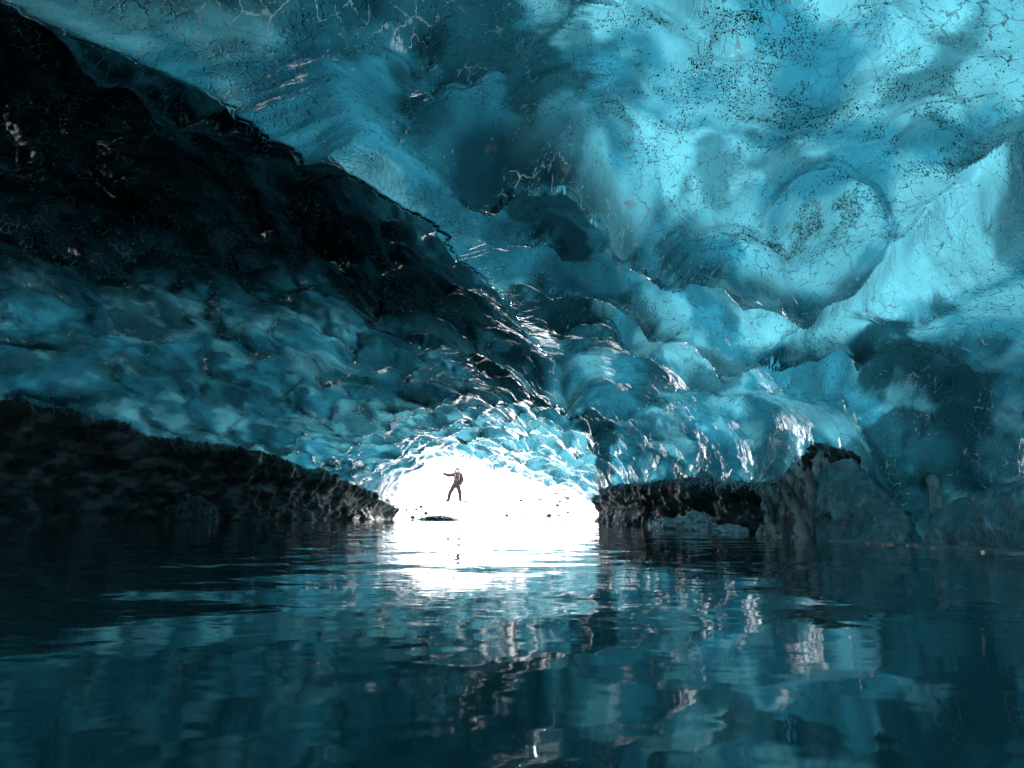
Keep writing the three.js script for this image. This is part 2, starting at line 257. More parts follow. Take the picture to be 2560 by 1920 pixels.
// ---------------------------------------------------------------- unseen cover added to dim the roof: moraine at left, snow drifts elsewhere
const rowOf = (d) => d < D0 ? clamp((d + 6) / (D0 + 6)) * BACK : BACK + Math.log(d / D0) / Math.log(D1 / D0) * (NV - 1 - BACK);
function on(u, d, off, out) { // a point off metres outside the surface
  const fi = clamp(u) * (NU - 1), fj = clamp(rowOf(d), 0, NV - 1), i = Math.min(NU - 2, Math.floor(fi)), j = Math.min(NV - 2, Math.floor(fj)), a = fi - i, b = fj - j, q = (c) => { let v = 0; for (let y = 0; y < 2; y++) for (let x = 0; x < 2; x++) { const k = 3 * ((j + y) * NU + i + x) + c; v += (x ? a : 1 - a) * (y ? b : 1 - b) * (P[k] - NRM[k] * off); } return v; };
  return out.set(q(0), q(1), q(2));
}
function above(name, nu, nv, u0, u1, d0, d1, lift, cover, mat) {
  const p = new Float32Array(nu * nv * 3), a = new THREE.Vector3(), dens = [];
  for (let j = 0; j < nv; j++) for (let i = 0; i < nu; i++) {
    const t = j / (nv - 1), d = lerp(d0, d1, t), u = lerp(u0, u1, i / (nu - 1)), k = 3 * (j * nu + i); on(u, d, lift, a);
    p[k] = a.x; p[k + 1] = a.y; p[k + 2] = a.z; dens.push(cover(u, d, a));
  }
  const g = gridMesh(nu, nv, p), ix = g.index.array, out = [];
  for (let t = 0; t < ix.length; t += 3) if (dens[ix[t]] + dens[ix[t + 1]] + dens[ix[t + 2]] > 0) out.push(ix[t], ix[t + 1], ix[t + 2]);
  g.setIndex(out);
  struct(new THREE.Mesh(g, mat), name);
}
const addedMoraineMat = new THREE.MeshStandardMaterial({ color: new THREE.Color(0.05, 0.045, 0.04), roughness: 1, side: THREE.DoubleSide });
const addedSnowMat = new THREE.MeshPhysicalMaterial({ color: new THREE.Color(0.62, 0.64, 0.66), roughness: 1, transmission: 0.42, thickness: 0, specularIntensity: 0, side: THREE.DoubleSide });
above('added_moraine_terrain', 420, 360, 0.5, 0.99, -6, 33, 1.4, (u, d, a) => {
  const n = fbm(a.x * 1.1, a.y * 1.1, d * 1.0, 4), dome = smooth(0.86, 0.76, u) * smooth(18, 14, d);
  return Math.min(n + lerp(0.12, 0.50, dome) - 0.35 * smooth(23, 31, d), u - lerp(0.60, 0.515, smooth(9, 13, d)) + 0.03 * n);
}, addedMoraineMat);  // added debris sheet, blocks sky and sun over the left roof
above('added_snow_terrain', 190, 300, 0.0, 0.6, -6, 37, 0.9, (u, d, a) => {
  const open = Math.max(smooth(4.6, 3.4, d) * smooth(0.12, 0.2, u) * smooth(0.42, 0.40, u), smooth(0.18, 0.24, u) * smooth(0.375, 0.335, u + 0.03 * n2(d, 3)) * smooth(12.5, 9, d), smooth(22, 29, d) * 0.9, 0.75 * smooth(0.42, 0.45, u) * smooth(0.60, 0.58, u) * smooth(4.6, 5.6, d) * smooth(13, 10, d));
  return fbm(a.x * 0.45 + 3, a.y * 0.45, d * 0.34, 4) - 0.02 - 0.5 * open + 0.25 * smooth(0.17, 0.10, u) + 0.22 * smooth(0.35, 0.38, u) * smooth(0.46, 0.43, u) * smooth(9, 7, d) + 0.9 * smooth(0.40, 0.45, u) * smooth(5.2, 4.2, d);
}, addedSnowMat);  // added snow sheet, mutes the light coming through the roof in patches
// ---------------------------------------------------------------- water
{
  const W = []; const r = rng(5);
  for (let i = 0; i < 46; i++) { const l = 0.05 * Math.pow(1.9 / 0.05, r()), a = (r() - 0.5) * 1.5 + (i % 5 ? 0 : Math.PI / 2), k = 2 * Math.PI / l; W.push([Math.sin(a) * k, Math.cos(a) * k, r() * 6.28, 0.0041 * Math.pow(l, 0.15) * l / (2 * Math.PI)]); }
  const nu = 400, nv = 560, p = new Float32Array(nu * nv * 3), nn = new Float32Array(nu * nv * 3);
  for (let j = 0; j < nv; j++) {
    const d = j < 20 ? lerp(-7, 0.3, j / 20) : 0.3 * Math.pow(41 / 0.3, (j - 20) / (nv - 21));
    for (let i = 0; i < nu; i++) {
      const s = lerp(-1, 1, i / (nu - 1)), x = s * 0.9 * Math.max(0.6, Math.min(d, 8)) * 1 + Math.pow(s, 5) * (s < 0 ? 20 : 7), k = 3 * (j * nu + i);
      let y = 0, dx = 0, dz = 0; const amp = 0.55 + 0.75 * smooth(-0.4, 0.6, n2(x * 0.25, d * 0.45)) + 0.3 * n2(x * 0.1 + 8, d * 1.1);
      for (const [kx, kz, f, a] of W) { const t = kx * x + kz * d + f, c = a * Math.cos(t); y += a * Math.sin(t); dx += kx * c; dz += kz * c; }
      p[k] = x; p[k + 1] = y * amp; p[k + 2] = -d;
      const nx = -dx * amp, nz = dz * amp, l = Math.hypot(nx, 1, nz); nn[k] = nx / l; nn[k + 1] = 1 / l; nn[k + 2] = nz / l;
    }
  }
  const g = gridMesh(nu, nv, p); g.setAttribute('normal', new THREE.BufferAttribute(nn, 3));
  struct(new THREE.Mesh(g, new THREE.MeshPhysicalMaterial({ color: new THREE.Color(0.012, 0.062, 0.07), roughness: 0.03, ior: 1.333, side: THREE.DoubleSide })), 'water');
}
// ---------------------------------------------------------------- snowfield outside
const ground = (x, d) => {
  const t = smooth(37, 40, d + 0.3 * n2(x * 0.7, d * 0.3));
  const out = 0.35 + 0.62 * smooth(38.8, 40.4, d) + 0.9 * smooth(44, 70, d) + 3 * smooth(70, 300, d) + 0.12 * fbm(x * 0.5, d * 0.5, 1, 3) + 2.2 * smooth(0.8, 5.5, x) * smooth(39.5, 44, d) + 1.2 * smooth(-4, -8, x) * smooth(38, 42, d);
  return lerp(-1.2, out, t);
};
{
  const nu = 160, nv = 220, p = new Float32Array(nu * nv * 3);
  for (let j = 0; j < nv; j++) for (let i = 0; i < nu; i++) {
    const s = lerp(-1, 1, i / (nu - 1)), x = s * 16 + Math.pow(s, 7) * 900, t = j / (nv - 1), d = t < 0.15 ? lerp(-900, 34, Math.pow(t / 0.15, 0.25)) : t < 0.85 ? lerp(34, 58, (t - 0.15) / 0.7) : 58 + 1500 * Math.pow((t - 0.85) / 0.15, 3), k = 3 * (j * nu + i);
    p[k] = x; p[k + 1] = ground(x, d); p[k + 2] = -d;
  }
  struct(new THREE.Mesh(gridMesh(nu, nv, p), new THREE.MeshStandardMaterial({ color: new THREE.Color(0.78, 0.78, 0.8), roughness: 0.9, side: THREE.DoubleSide })), 'snow_ground');
}

// ---------------------------------------------------------------- dirty ice banks along both shores
const tmp = new THREE.Vector3();
function along(pts, t) { const f = t * (pts.length - 1), i = Math.min(pts.length - 2, Math.floor(f)), g = f - i; return pts[i].map((a, c) => lerp(a, pts[i + 1][c], g)); }
function bank(name, label, top, foot, opt, colors, mat) {
  const { nu = 380, nv = 90, uv = new Float32Array((opt.nu ?? 380) * 180), lip = 0.35, fold = 0.3, seed = 0 } = opt, p = new Float32Array(nu * nv * 3), col = new Float32Array(nu * nv * 3);
  for (let i = 0; i < nu; i++) {
    const t = i / (nu - 1), a = along(top, t), b = along(foot, t), a2 = along(foot, Math.min(1, t + 0.01)), a1 = along(foot, Math.max(0, t - 0.01));
    let ix = a2[2] - a1[2], iz = a2[0] - a1[0]; { const l = Math.hypot(ix, iz); ix /= l; iz /= l; } // horizontal normal (dx = dd, dd = -dx)
    let nx = ix, nd = -iz; if (nx * (0 - b[0]) + nd * (18 - b[2]) < 0) { nx = -nx; nd = -nd; }
    for (let j = 0; j < nv; j++) {
      const v = j / (nv - 1), k = 3 * (i * nv + j), vv = Math.max(0, (v - 0.12) / 0.88);
      let x = lerp(a[0], b[0], vv), y = lerp(a[1], b[1], vv), d = lerp(a[2], b[2], vv);
      if (v < 0.12) { const q = 1 - v / 0.12; x -= nx * 0.9 * q; d -= nd * 0.9 * q; y += 0.10 * q; }
      const s = seed, rag = 0.20 * fbm(x * 1.3 + s, d * 1.3, 1, 2) + 0.10 * Math.abs(n3(x * 4 + s, d * 4, 3));
      const l = lip * smooth(0.0, 0.14, v) * smooth(0.5, 0.16, v) * (1 + fbm(x * 0.9, s, d * 0.9, 3));
      const sl = 0.9 * y, ridged = 1 - 2 * Math.abs(fbm((x + sl) * 0.75 + s, y * 0.3, (d - sl) * 0.75, 2, n3b));
      const f = smooth(0.08, 0.3, v) * fold * (ridged - 0.5) + 0.02 * fbm(x * 2.4, y * 2, d * 2.4 + s, 2) + 1.1 * fold * fbm(x * 0.6, y * 1.6 + s, d * 0.6, 3);
      const m = l + f; uv[k / 3 * 2] = 0.8 * d - 0.6 * x + 0.5 * y; uv[k / 3 * 2 + 1] = 0.7 * y; p[k] = x + nx * m; p[k + 1] = y + rag * smooth(0.3, 0.08, v) + 0.02 * n3(x * 4, y * 4, d * 4); p[k + 2] = -(d + nd * m);
      const c1 = smooth(-0.1, 0.4, fbm((x + y) * 0.9 + s, y * 1.6, (d - y) * 0.9, 6)), c2 = 0.5 * smooth(0.0, 0.4, fbm(x * 2 + 5, y * 4 + s, d * 2, 5, n3b));
      for (let c = 0; c < 3; c++) col[k + c] = lerp(lerp(colors[0][c], colors[1][c], c1), colors[2][c], c2 * 0.8);
    }
  }
  const g = gridMesh(nv, nu, p, uv, col, false), m = put(new THREE.Mesh(g, mat), name, label, 'ice bank');
  const n = opt.frost ?? 4200, r = rng(seed + 3), fr = new THREE.InstancedMesh(new THREE.ConeGeometry(1, 1, 4), frostMat, n), M4 = new THREE.Matrix4(), q = new THREE.Vector3(), S = new THREE.Vector3(), Q = new THREE.Quaternion(), E = new THREE.Euler();
  for (let k = 0; k < n; k++) { // hoar needles along the lip
    const i = Math.floor(r() * nu), j = Math.floor(nv * (0.07 + 0.12 * r() * r())), a = 3 * (i * nv + j), tuft = 0.5 + 0.9 * smooth(-0.3, 0.4, n2(p[a] * 1.7 + seed, p[a + 2] * 1.7)), l = (0.05 + 0.12 * r()) * tuft;
    q.set(p[a] + 0.03 * (r() - 0.5), p[a + 1] + 0.3 * l, p[a + 2] + 0.03 * (r() - 0.5)); M4.compose(q, Q.setFromEuler(E.set(0.5 * (r() - 0.3), r() * 6, -0.5 + 0.7 * (r() - 0.5))), S.set(0.008 + 0.008 * r(), l, 0.008)); fr.setMatrixAt(k, M4);
  }
  fr.name = 'hoar_frost'; fr.castShadow = fr.receiveShadow = true; fr.userData.kind = 'stuff'; m.add(fr); return m;
}
const frostMat = new THREE.MeshStandardMaterial({ color: new THREE.Color(0.5, 0.56, 0.57), roughness: 0.8 });
const grainT = tile(1024, (u, v) => { let n = 0, a = 0.5; for (const f of [7, 17, 38, 80, 170]) { n += a * (f > 30 ? per(u, v, f, f * 0.3) : 0.7 * (1 - 3 * Math.abs(per(u, v, f, f * 0.3)))); a *= 0.62; } return 0.55 + 0.5 * n; });
grainT.repeat.set(1 / 1.7, 1 / 1.7);
const dirtyMat = new THREE.MeshPhysicalMaterial({ vertexColors: true, bumpMap: grainT, bumpScale: 0.05, roughness: 0.5, specularIntensity: 0.5, side: THREE.DoubleSide });
const MUD = [[0.04, 0.05, 0.053], [0.17, 0.21, 0.22], [0.022, 0.026, 0.027]], FROST = [[0.34, 0.36, 0.35], [0.46, 0.50, 0.49], [0.17, 0.17, 0.16]];
bank('dirty_ice_bank', 'long black sediment bank with ragged frosted lip along the left shore', [[-14.4, 2.9, 10], [-13.6, 2.9, 15], [-12.5, 2.85, 18.7], [-11.9, 2.75, 20.2], [-11.2, 2.65, 21.6], [-10.7, 2.3, 22.4], [-10, 2.35, 23.4], [-8.7, 2.15, 24.9], [-7.3, 1.75, 28.2], [-6.7, 1.4, 31.2], [-6.3, 1.0, 34], [-5.9, 0.45, 37]],
  [[-13.7, -.4, 10], [-12.9, -.4, 15], [-12.1, -.4, 19], [-11.5, -.4, 21], [-10.9, -.4, 22.4], [-10.4, -.4, 23.4], [-9.6, -.4, 24.5], [-8.4, -.4, 26], [-7.0, -.4, 29], [-6.4, -.4, 32], [-5.9, -.4, 34.5], [-5.5, -.4, 37.3]], { lip: 0.45, fold: 0.2, nu: 620 }, MUD, dirtyMat);
bank('dirty_ice_bank', 'low dark undercut ice ledge behind the white chunks on the right shore', [[4.1, .9, 35], [3.9, 1.2, 31], [3.85, 1.2, 27], [4.05, 1.15, 23.5], [4.4, 1.05, 18.5], [4.6, .85, 15], [4.7, .7, 12.5]],
  [[3.7, -.4, 35], [3.55, -.4, 31], [3.5, -.4, 27], [3.8, -.4, 23.5], [4.2, -.4, 18.5], [4.45, -.4, 15], [4.5, -.4, 12.5]], { lip: 0.3, fold: 0.2, seed: 40 }, MUD, dirtyMat);

// ---------------------------------------------------------------- blocks, mounds and chunks of ice
function field(bones, box, n, k = 0.035, carve) { // smooth union of tapered capsules [ax,ay,az,ra, bx,by,bz,rb]
  const mc = new MarchingCubes(n, new THREE.MeshBasicMaterial(), false, false, 120000), [cx, cy, cz, half] = box; mc.isolation = 0;
  for (let z = 0; z < n; z++) for (let y = 0; y < n; y++) for (let x = 0; x < n; x++) {
    const X = cx + half * (x - n / 2) / (n / 2), Y = cy + half * (y - n / 2) / (n / 2), Z = cz + half * (z - n / 2) / (n / 2); let D = 9;
    for (const [ax, ay, az, ra, bx, by, bz, rb] of bones) {
      const ux = bx - ax, uy = by - ay, uz = bz - az, t = clamp(((X - ax) * ux + (Y - ay) * uy + (Z - az) * uz) / (ux * ux + uy * uy + uz * uz + 1e-9));
      const e = Math.hypot(X - ax - ux * t, Y - ay - uy * t, Z - az - uz * t) - lerp(ra, rb, t), h = clamp(0.5 + 0.5 * (D - e) / k); D = lerp(D, e, h) - k * h * (1 - h);
    }
    mc.field[x + y * n + z * n * n] = -D - (carve && D < 0.5 ? carve(X, Y, Z) : 0);
  }
  mc.update(); const c = mc.count; let g = new THREE.BufferGeometry(); const p = mc.positionArray.slice(0, c * 3);
  for (let i = 0; i < p.length; i += 3) { p[i] = p[i] * half + cx; p[i + 1] = p[i + 1] * half + cy; p[i + 2] = p[i + 2] * half + cz; }
  g.setAttribute('position', new THREE.BufferAttribute(p, 3)); g = mergeVertices(g, 1e-5); g.computeVertexNormals(); return g;
}
function tinted(g, colors, seed, f = 2.2, fy = 1) {
  const p = g.attributes.position, col = new Float32Array(p.count * 3);
  for (let i = 0; i < p.count; i++) { const x = p.getX(i), y = p.getY(i), z = p.getZ(i), c1 = smooth(-0.05, 0.25, fbm(x * f + seed, y * f * fy, z * f, 5)), c2 = smooth(0.08, 0.26, fbm(x * f * 2.3, y * f * fy * 1.6 + seed, z * f * 2.3, 4, n3b)); for (let c = 0; c < 3; c++) col[3 * i + c] = lerp(lerp(colors[0][c], colors[1][c], c1), colors[2][c], c2); }
  const uv = new Float32Array(p.count * 2); for (let i = 0; i < p.count; i++) { uv[2 * i] = 0.75 * p.getX(i) + 0.66 * p.getZ(i); uv[2 * i + 1] = p.getY(i) * 0.6 + 0.15 * p.getX(i); }
  g.setAttribute('uv', new THREE.BufferAttribute(uv, 2));
  g.setAttribute('color', new THREE.BufferAttribute(col, 3)); return g;
}
function massif(name, label, category, bones, box, n, k, carve, colors, seed, fy) { const g = field(bones.map(([a, b, c, r, d, e, f, q]) => [a, b, -c, r, d, e, -f, q]), [box[0], box[1], -box[2], box[3]], n, k, carve); return put(new THREE.Mesh(tinted(g, colors, seed, 2.2, fy), dirtyMat), name, label, category); }
function blob(detail, shape, colors, seed, cfreq = 2) { // a closed lump: shape(direction) -> point
  let g = new THREE.IcosahedronGeometry(1, detail); g.deleteAttribute('uv'); g.deleteAttribute('normal'); g = mergeVertices(g, 1e-4);
  const p = g.attributes.position, col = new Float32Array(p.count * 3), v = new THREE.Vector3();
  for (let i = 0; i < p.count; i++) {
    v.fromBufferAttribute(p, i).normalize(); shape(v); p.setXYZ(i, v.x, v.y, v.z);
    const c1 = smooth(0.0, 0.3, fbm(v.x * cfreq + seed, v.y * cfreq, v.z * cfreq, 5)), c2 = smooth(0.1, 0.3, fbm(v.x * cfreq * 2.3, v.y * cfreq * 2.3 + seed, v.z * cfreq * 2.3, 4, n3b));
    for (let c = 0; c < 3; c++) col[3 * i + c] = lerp(lerp(colors[0][c], colors[1][c], c1), colors[2][c], c2);
  }
  g.setAttribute('color', new THREE.BufferAttribute(col, 3)); g.computeVertexNormals(); return g;
}
function lump(name, label, category, at, r, opt = {}) {
  const { detail = 44, rough = 0.25, freq = 1.6, seed = 1, colors = FROST, lean = [0, 0], ridge = 0, turn = 0, mat = dirtyMat, group, square = 1 } = opt;
  const g = blob(detail, (v) => {
    const sx = Math.sign(v.x) * Math.pow(Math.abs(v.x), square), sz = Math.sign(v.z) * Math.pow(Math.abs(v.z), square), sy = Math.sign(v.y) * Math.pow(Math.abs(v.y), square);
    const n = fbm(v.x * freq + seed, v.y * freq, v.z * freq, 3) + 0.18 * fbm(v.x * freq * 3 + seed, v.y * freq * 3, v.z * freq * 3, 3, n3b), rd = ridge * (0.5 - Math.abs(fbm(v.x * 2.2 + v.y * 1.0 + seed, v.y * 0.6, v.z * 2.2 - v.y, 3, n3b)) * 2);
    const k = 1 + rough * n + rd; v.set(sx * r[0] * k, sy * r[1] * k, sz * r[2] * k);
    if (v.y > 0) { v.x += lean[0] * v.y; v.z += lean[1] * v.y; }
  }, colors, seed, 2.2);
  const m = put(new THREE.Mesh(g, mat), name, label, category, group); m.position.set(at[0], at[1], -at[2]); m.rotation.y = turn; return m;
}
const DIRTY = [[0.20, 0.25, 0.255], [0.37, 0.43, 0.44], [0.09, 0.105, 0.105]], SMOOTH = [[0.13, 0.29, 0.32], [0.23, 0.42, 0.45], [0.10, 0.23, 0.25]], WHITE = [[0.45, 0.58, 0.60], [0.6, 0.7, 0.72], [0.25, 0.32, 0.32]];
const flute = (a, f, fy, sh) => (x, y, z) => 0.45 * a * Math.abs(fbm((x + sh * y) * f * 3.2, y * fy * 2, (z + sh * y) * f * 3.2, 3)) + a * (2 * Math.abs(fbm((x + sh * y) * f, y * fy, (z + sh * y) * f, 3, n3b)) - 0.35) + 0.25 * a * fbm(x * 7, y * 5, z * 7, 3);
massif('ice_boulder', 'tall block of dirty grey ice with fluted sides, largest on the right shore', 'ice boulder', [[4.3, -.3, 12.2, .30, 4.2, .58, 12.2, .22], [4.3, -.3, 11.7, .36, 4.4, .85, 11.7, .24], [4.5, -.3, 11.3, .42, 4.75, 1.08, 11.5, .26], [4.4, 0.75, 11.8, .25, 4.85, 0.95, 11.4, .3]], [4.5, 0.5, 11.7, 1.3], 104, 0.18, flute(0.17, 1.6, 0.35, 0.35), DIRTY, 3, 0.4);
massif('ice_boulder', 'dark muddy knob of ice on top of the tall grey block', 'ice boulder', [[4.6, 1.26, 11.6, .10, 4.86, 1.08, 11.1, .17], [4.45, 1.0, 11.7, .12, 4.62, 1.22, 11.55, .12]], [4.7, 1.1, 11.3, 0.7], 80, 0.1, flute(0.13, 2.6, 1.6, 0.3), [[0.05, 0.046, 0.038], [0.08, 0.078, 0.068], [0.022, 0.02, 0.017]], 8);
massif('ice_mound', 'smooth teal mound of ice sloping from the tall grey block down to the water', 'ice mound', [[4.7, 0.85, 11.0, .3, 4.75, 0.0, 9.6, .34], [4.75, -.2, 10.5, .55, 4.75, -.25, 9.5, .45], [4.6, -.2, 10.9, .4, 4.6, .4, 10.8, .3]], [4.75, 0.4, 10.3, 1.4], 100, 0.3, flute(0.12, 0.9, 0.5, -0.6), SMOOTH, 13);
massif('ice_mound', 'smooth pale ice mound at the right edge beside the thin pillar', 'ice mound', [[4.95, .0, 8.3, .48, 5.2, .12, 6.2, .62], [5.2, .2, 8.0, .4, 5.4, .2, 6.6, .5]], [5.1, 0.2, 7.2, 1.9], 100, 0.3, flute(0.10, 0.9, 0.6, 0.3), SMOOTH, 21);
massif('ice_pillar', 'short grey ice pillar standing between the two smooth mounds', 'ice pillar', [[4.84, -.2, 8.85, .2, 4.84, .25, 8.85, .075], [4.84, .25, 8.85, .07, 4.88, .72, 8.95, .065], [4.88, .70, 8.95, .06, 5.45, .95, 9.7, .22]], [5.0, 0.45, 8.9, 0.85], 86, 0.05, flute(0.03, 4, 0.6, 0), SMOOTH, 5);
lump('ice_chunk', 'rounded white ice chunk, tallest of those below the dark right ledge', 'ice chunk', [3.95, 0.0, 16.6], [0.42, 0.36, 0.62], { rough: 0.3, seed: 31, colors: WHITE, freq: 2, group: 'white ice chunks on the right shore' });
lump('ice_chunk', 'long low white ice slab below the dark right ledge, nearest the opening', 'ice chunk', [3.95, -0.02, 19.4], [0.4, 0.26, 1.5], { rough: 0.3, seed: 33, colors: WHITE, freq: 1.6, group: 'white ice chunks on the right shore' });
lump('ice_chunk', 'small flat white ice chunk between the rounded one and the tall grey block', 'ice chunk', [4.1, -0.03, 14.6], [0.3, 0.16, 0.7], { rough: 0.3, seed: 35, colors: WHITE, freq: 1.6, group: 'white ice chunks on the right shore' });
lump('ice_chunk', 'small grey ice chunk at the foot of the tall fluted block', 'ice chunk', [3.86, -0.02, 11.7], [0.16, 0.2, 0.3], { rough: 0.3, seed: 36, colors: FROST, freq: 2 });
lump('ice_chunk', 'pale blue ice chunk at the foot of the black left bank', 'ice chunk', [-9.6, 0.0, 23.4], [0.75, 0.75, 0.6], { rough: 0.3, seed: 38, colors: [[0.08, 0.13, 0.14], [0.13, 0.19, 0.2], [0.03, 0.04, 0.04]], freq: 1.6 });
lump('ice_floe', 'dark blue lump of ice lying in the water before the snow below the person', 'ice floe', [-3.35, -0.02, 36.4], [0.85, 0.2, 0.5], { rough: 0.4, seed: 44, colors: [[0.09, 0.15, 0.17], [0.13, 0.2, 0.22], [0.05, 0.09, 0.1]], freq: 2.2 });
{ // thin plate of new ice on the water
  const s = new THREE.Shape(), r = rng(9); const edge = [[3.9, 9.6], [4.05, 9.0], [4.2, 8.4], [4.15, 7.8], [4.2, 7.2], [4.1, 6.4], [5.4, 6.2], [5.4, 9.8]];
  const c = new THREE.CatmullRomCurve3(edge.slice(0, 6).map(([x, d]) => new THREE.Vector3(x, d, 0)));
  c.getPoints(120).forEach((q, i) => s[i ? 'lineTo' : 'moveTo'](q.x + 0.08 * n2(q.y * 5, 1) + 0.02 * (r() - 0.5), q.y)); s.lineTo(5.4, 6.2); s.lineTo(5.4, 9.8);
  const g = new THREE.ExtrudeGeometry(s, { depth: 0.02, bevelEnabled: true, bevelSize: 0.006, bevelThickness: 0.004, bevelSegments: 1 }); g.rotateX(-Math.PI / 2);
  const m = put(new THREE.Mesh(g, new THREE.MeshPhysicalMaterial({ color: new THREE.Color(0.2, 0.27, 0.28), roughness: 0.35 })), 'ice_plate', 'thin pale plate of ice edging the water before the right mounds', 'ice plate'); m.position.y = -0.004;
}
// ---------------------------------------------------------------- grit frozen into the roof
{
  const C = [[0.30, 5.1, 1.3, 0.7, 2600], [0.325, 4.5, 0.55, 0.45, 1500], [0.30, 4.3, 1.0, 0.35, 900], [0.267, 6.75, 0.75, 0.25, 1500], [0.262, 6.55, 0.7, 0.45, 500], [0.235, 5.7, 0.6, 0.5, 900], [0.335, 7.3, 0.55, 0.3, 700], [0.35, 6.0, 0.9, 0.5, 700], [0.345, 8.6, 0.3, 0.2, 120], [0.30, 8.8, 0.6, 0.5, 500], [0.26, 8.2, 0.3, 0.2, 120], [0.24, 9.0, 0.6, 0.9, 400], [0.43, 5.4, 0.8, 1.2, 160], [0.47, 5.4, 0.4, 1.4, 120], [0.4, 5, 2, 1.5, 150]];
  const r = rng(77), gs = () => 0.55 * Math.sqrt(-2 * Math.log(r() + 1e-6)) * Math.cos(6.283 * r()), list = [], q = new THREE.Vector3();
  for (const [u, d, ru, rd, n0] of C) for (let i = 0, k = 0, n = n0 * 5; i < n && k < n * 12; k++) {
    const uu = u + gs() * ru / 20, dd = d + gs() * rd; on(uu, dd, 0.0, q); if (fbm(q.x * 2.6, q.y * 2.6, q.z * 2.6, 4) < 0.02 + 0.18 * (r() - 0.5)) continue; i++;
    list.push([uu, dd]);
  }
  const g = new THREE.IcosahedronGeometry(1, 0), m = new THREE.InstancedMesh(g, new THREE.MeshStandardMaterial({ color: new THREE.Color(0.014, 0.03, 0.036), roughness: 0.7 }), list.length);
  const M4 = new THREE.Matrix4(), Q = new THREE.Quaternion(), E = new THREE.Euler(), S = new THREE.Vector3();
  list.forEach(([u, d], i) => { on(u, d, 0, q); q.x += 0.02 * (r() - 0.5); q.z += 0.02 * (r() - 0.5); const k = 0.0015 + 0.0045 * Math.pow(r(), 5); M4.compose(q, Q.setFromEuler(E.set(r() * 6, r() * 6, r() * 6)), S.set(k * (0.8 + 1.8 * r()), k * 0.7, k)); m.setMatrixAt(i, M4); });
  put(m, 'grit', 'dark grit frozen into the blue ice roof in speckled patches', 'grit'); m.userData.kind = 'stuff';
}
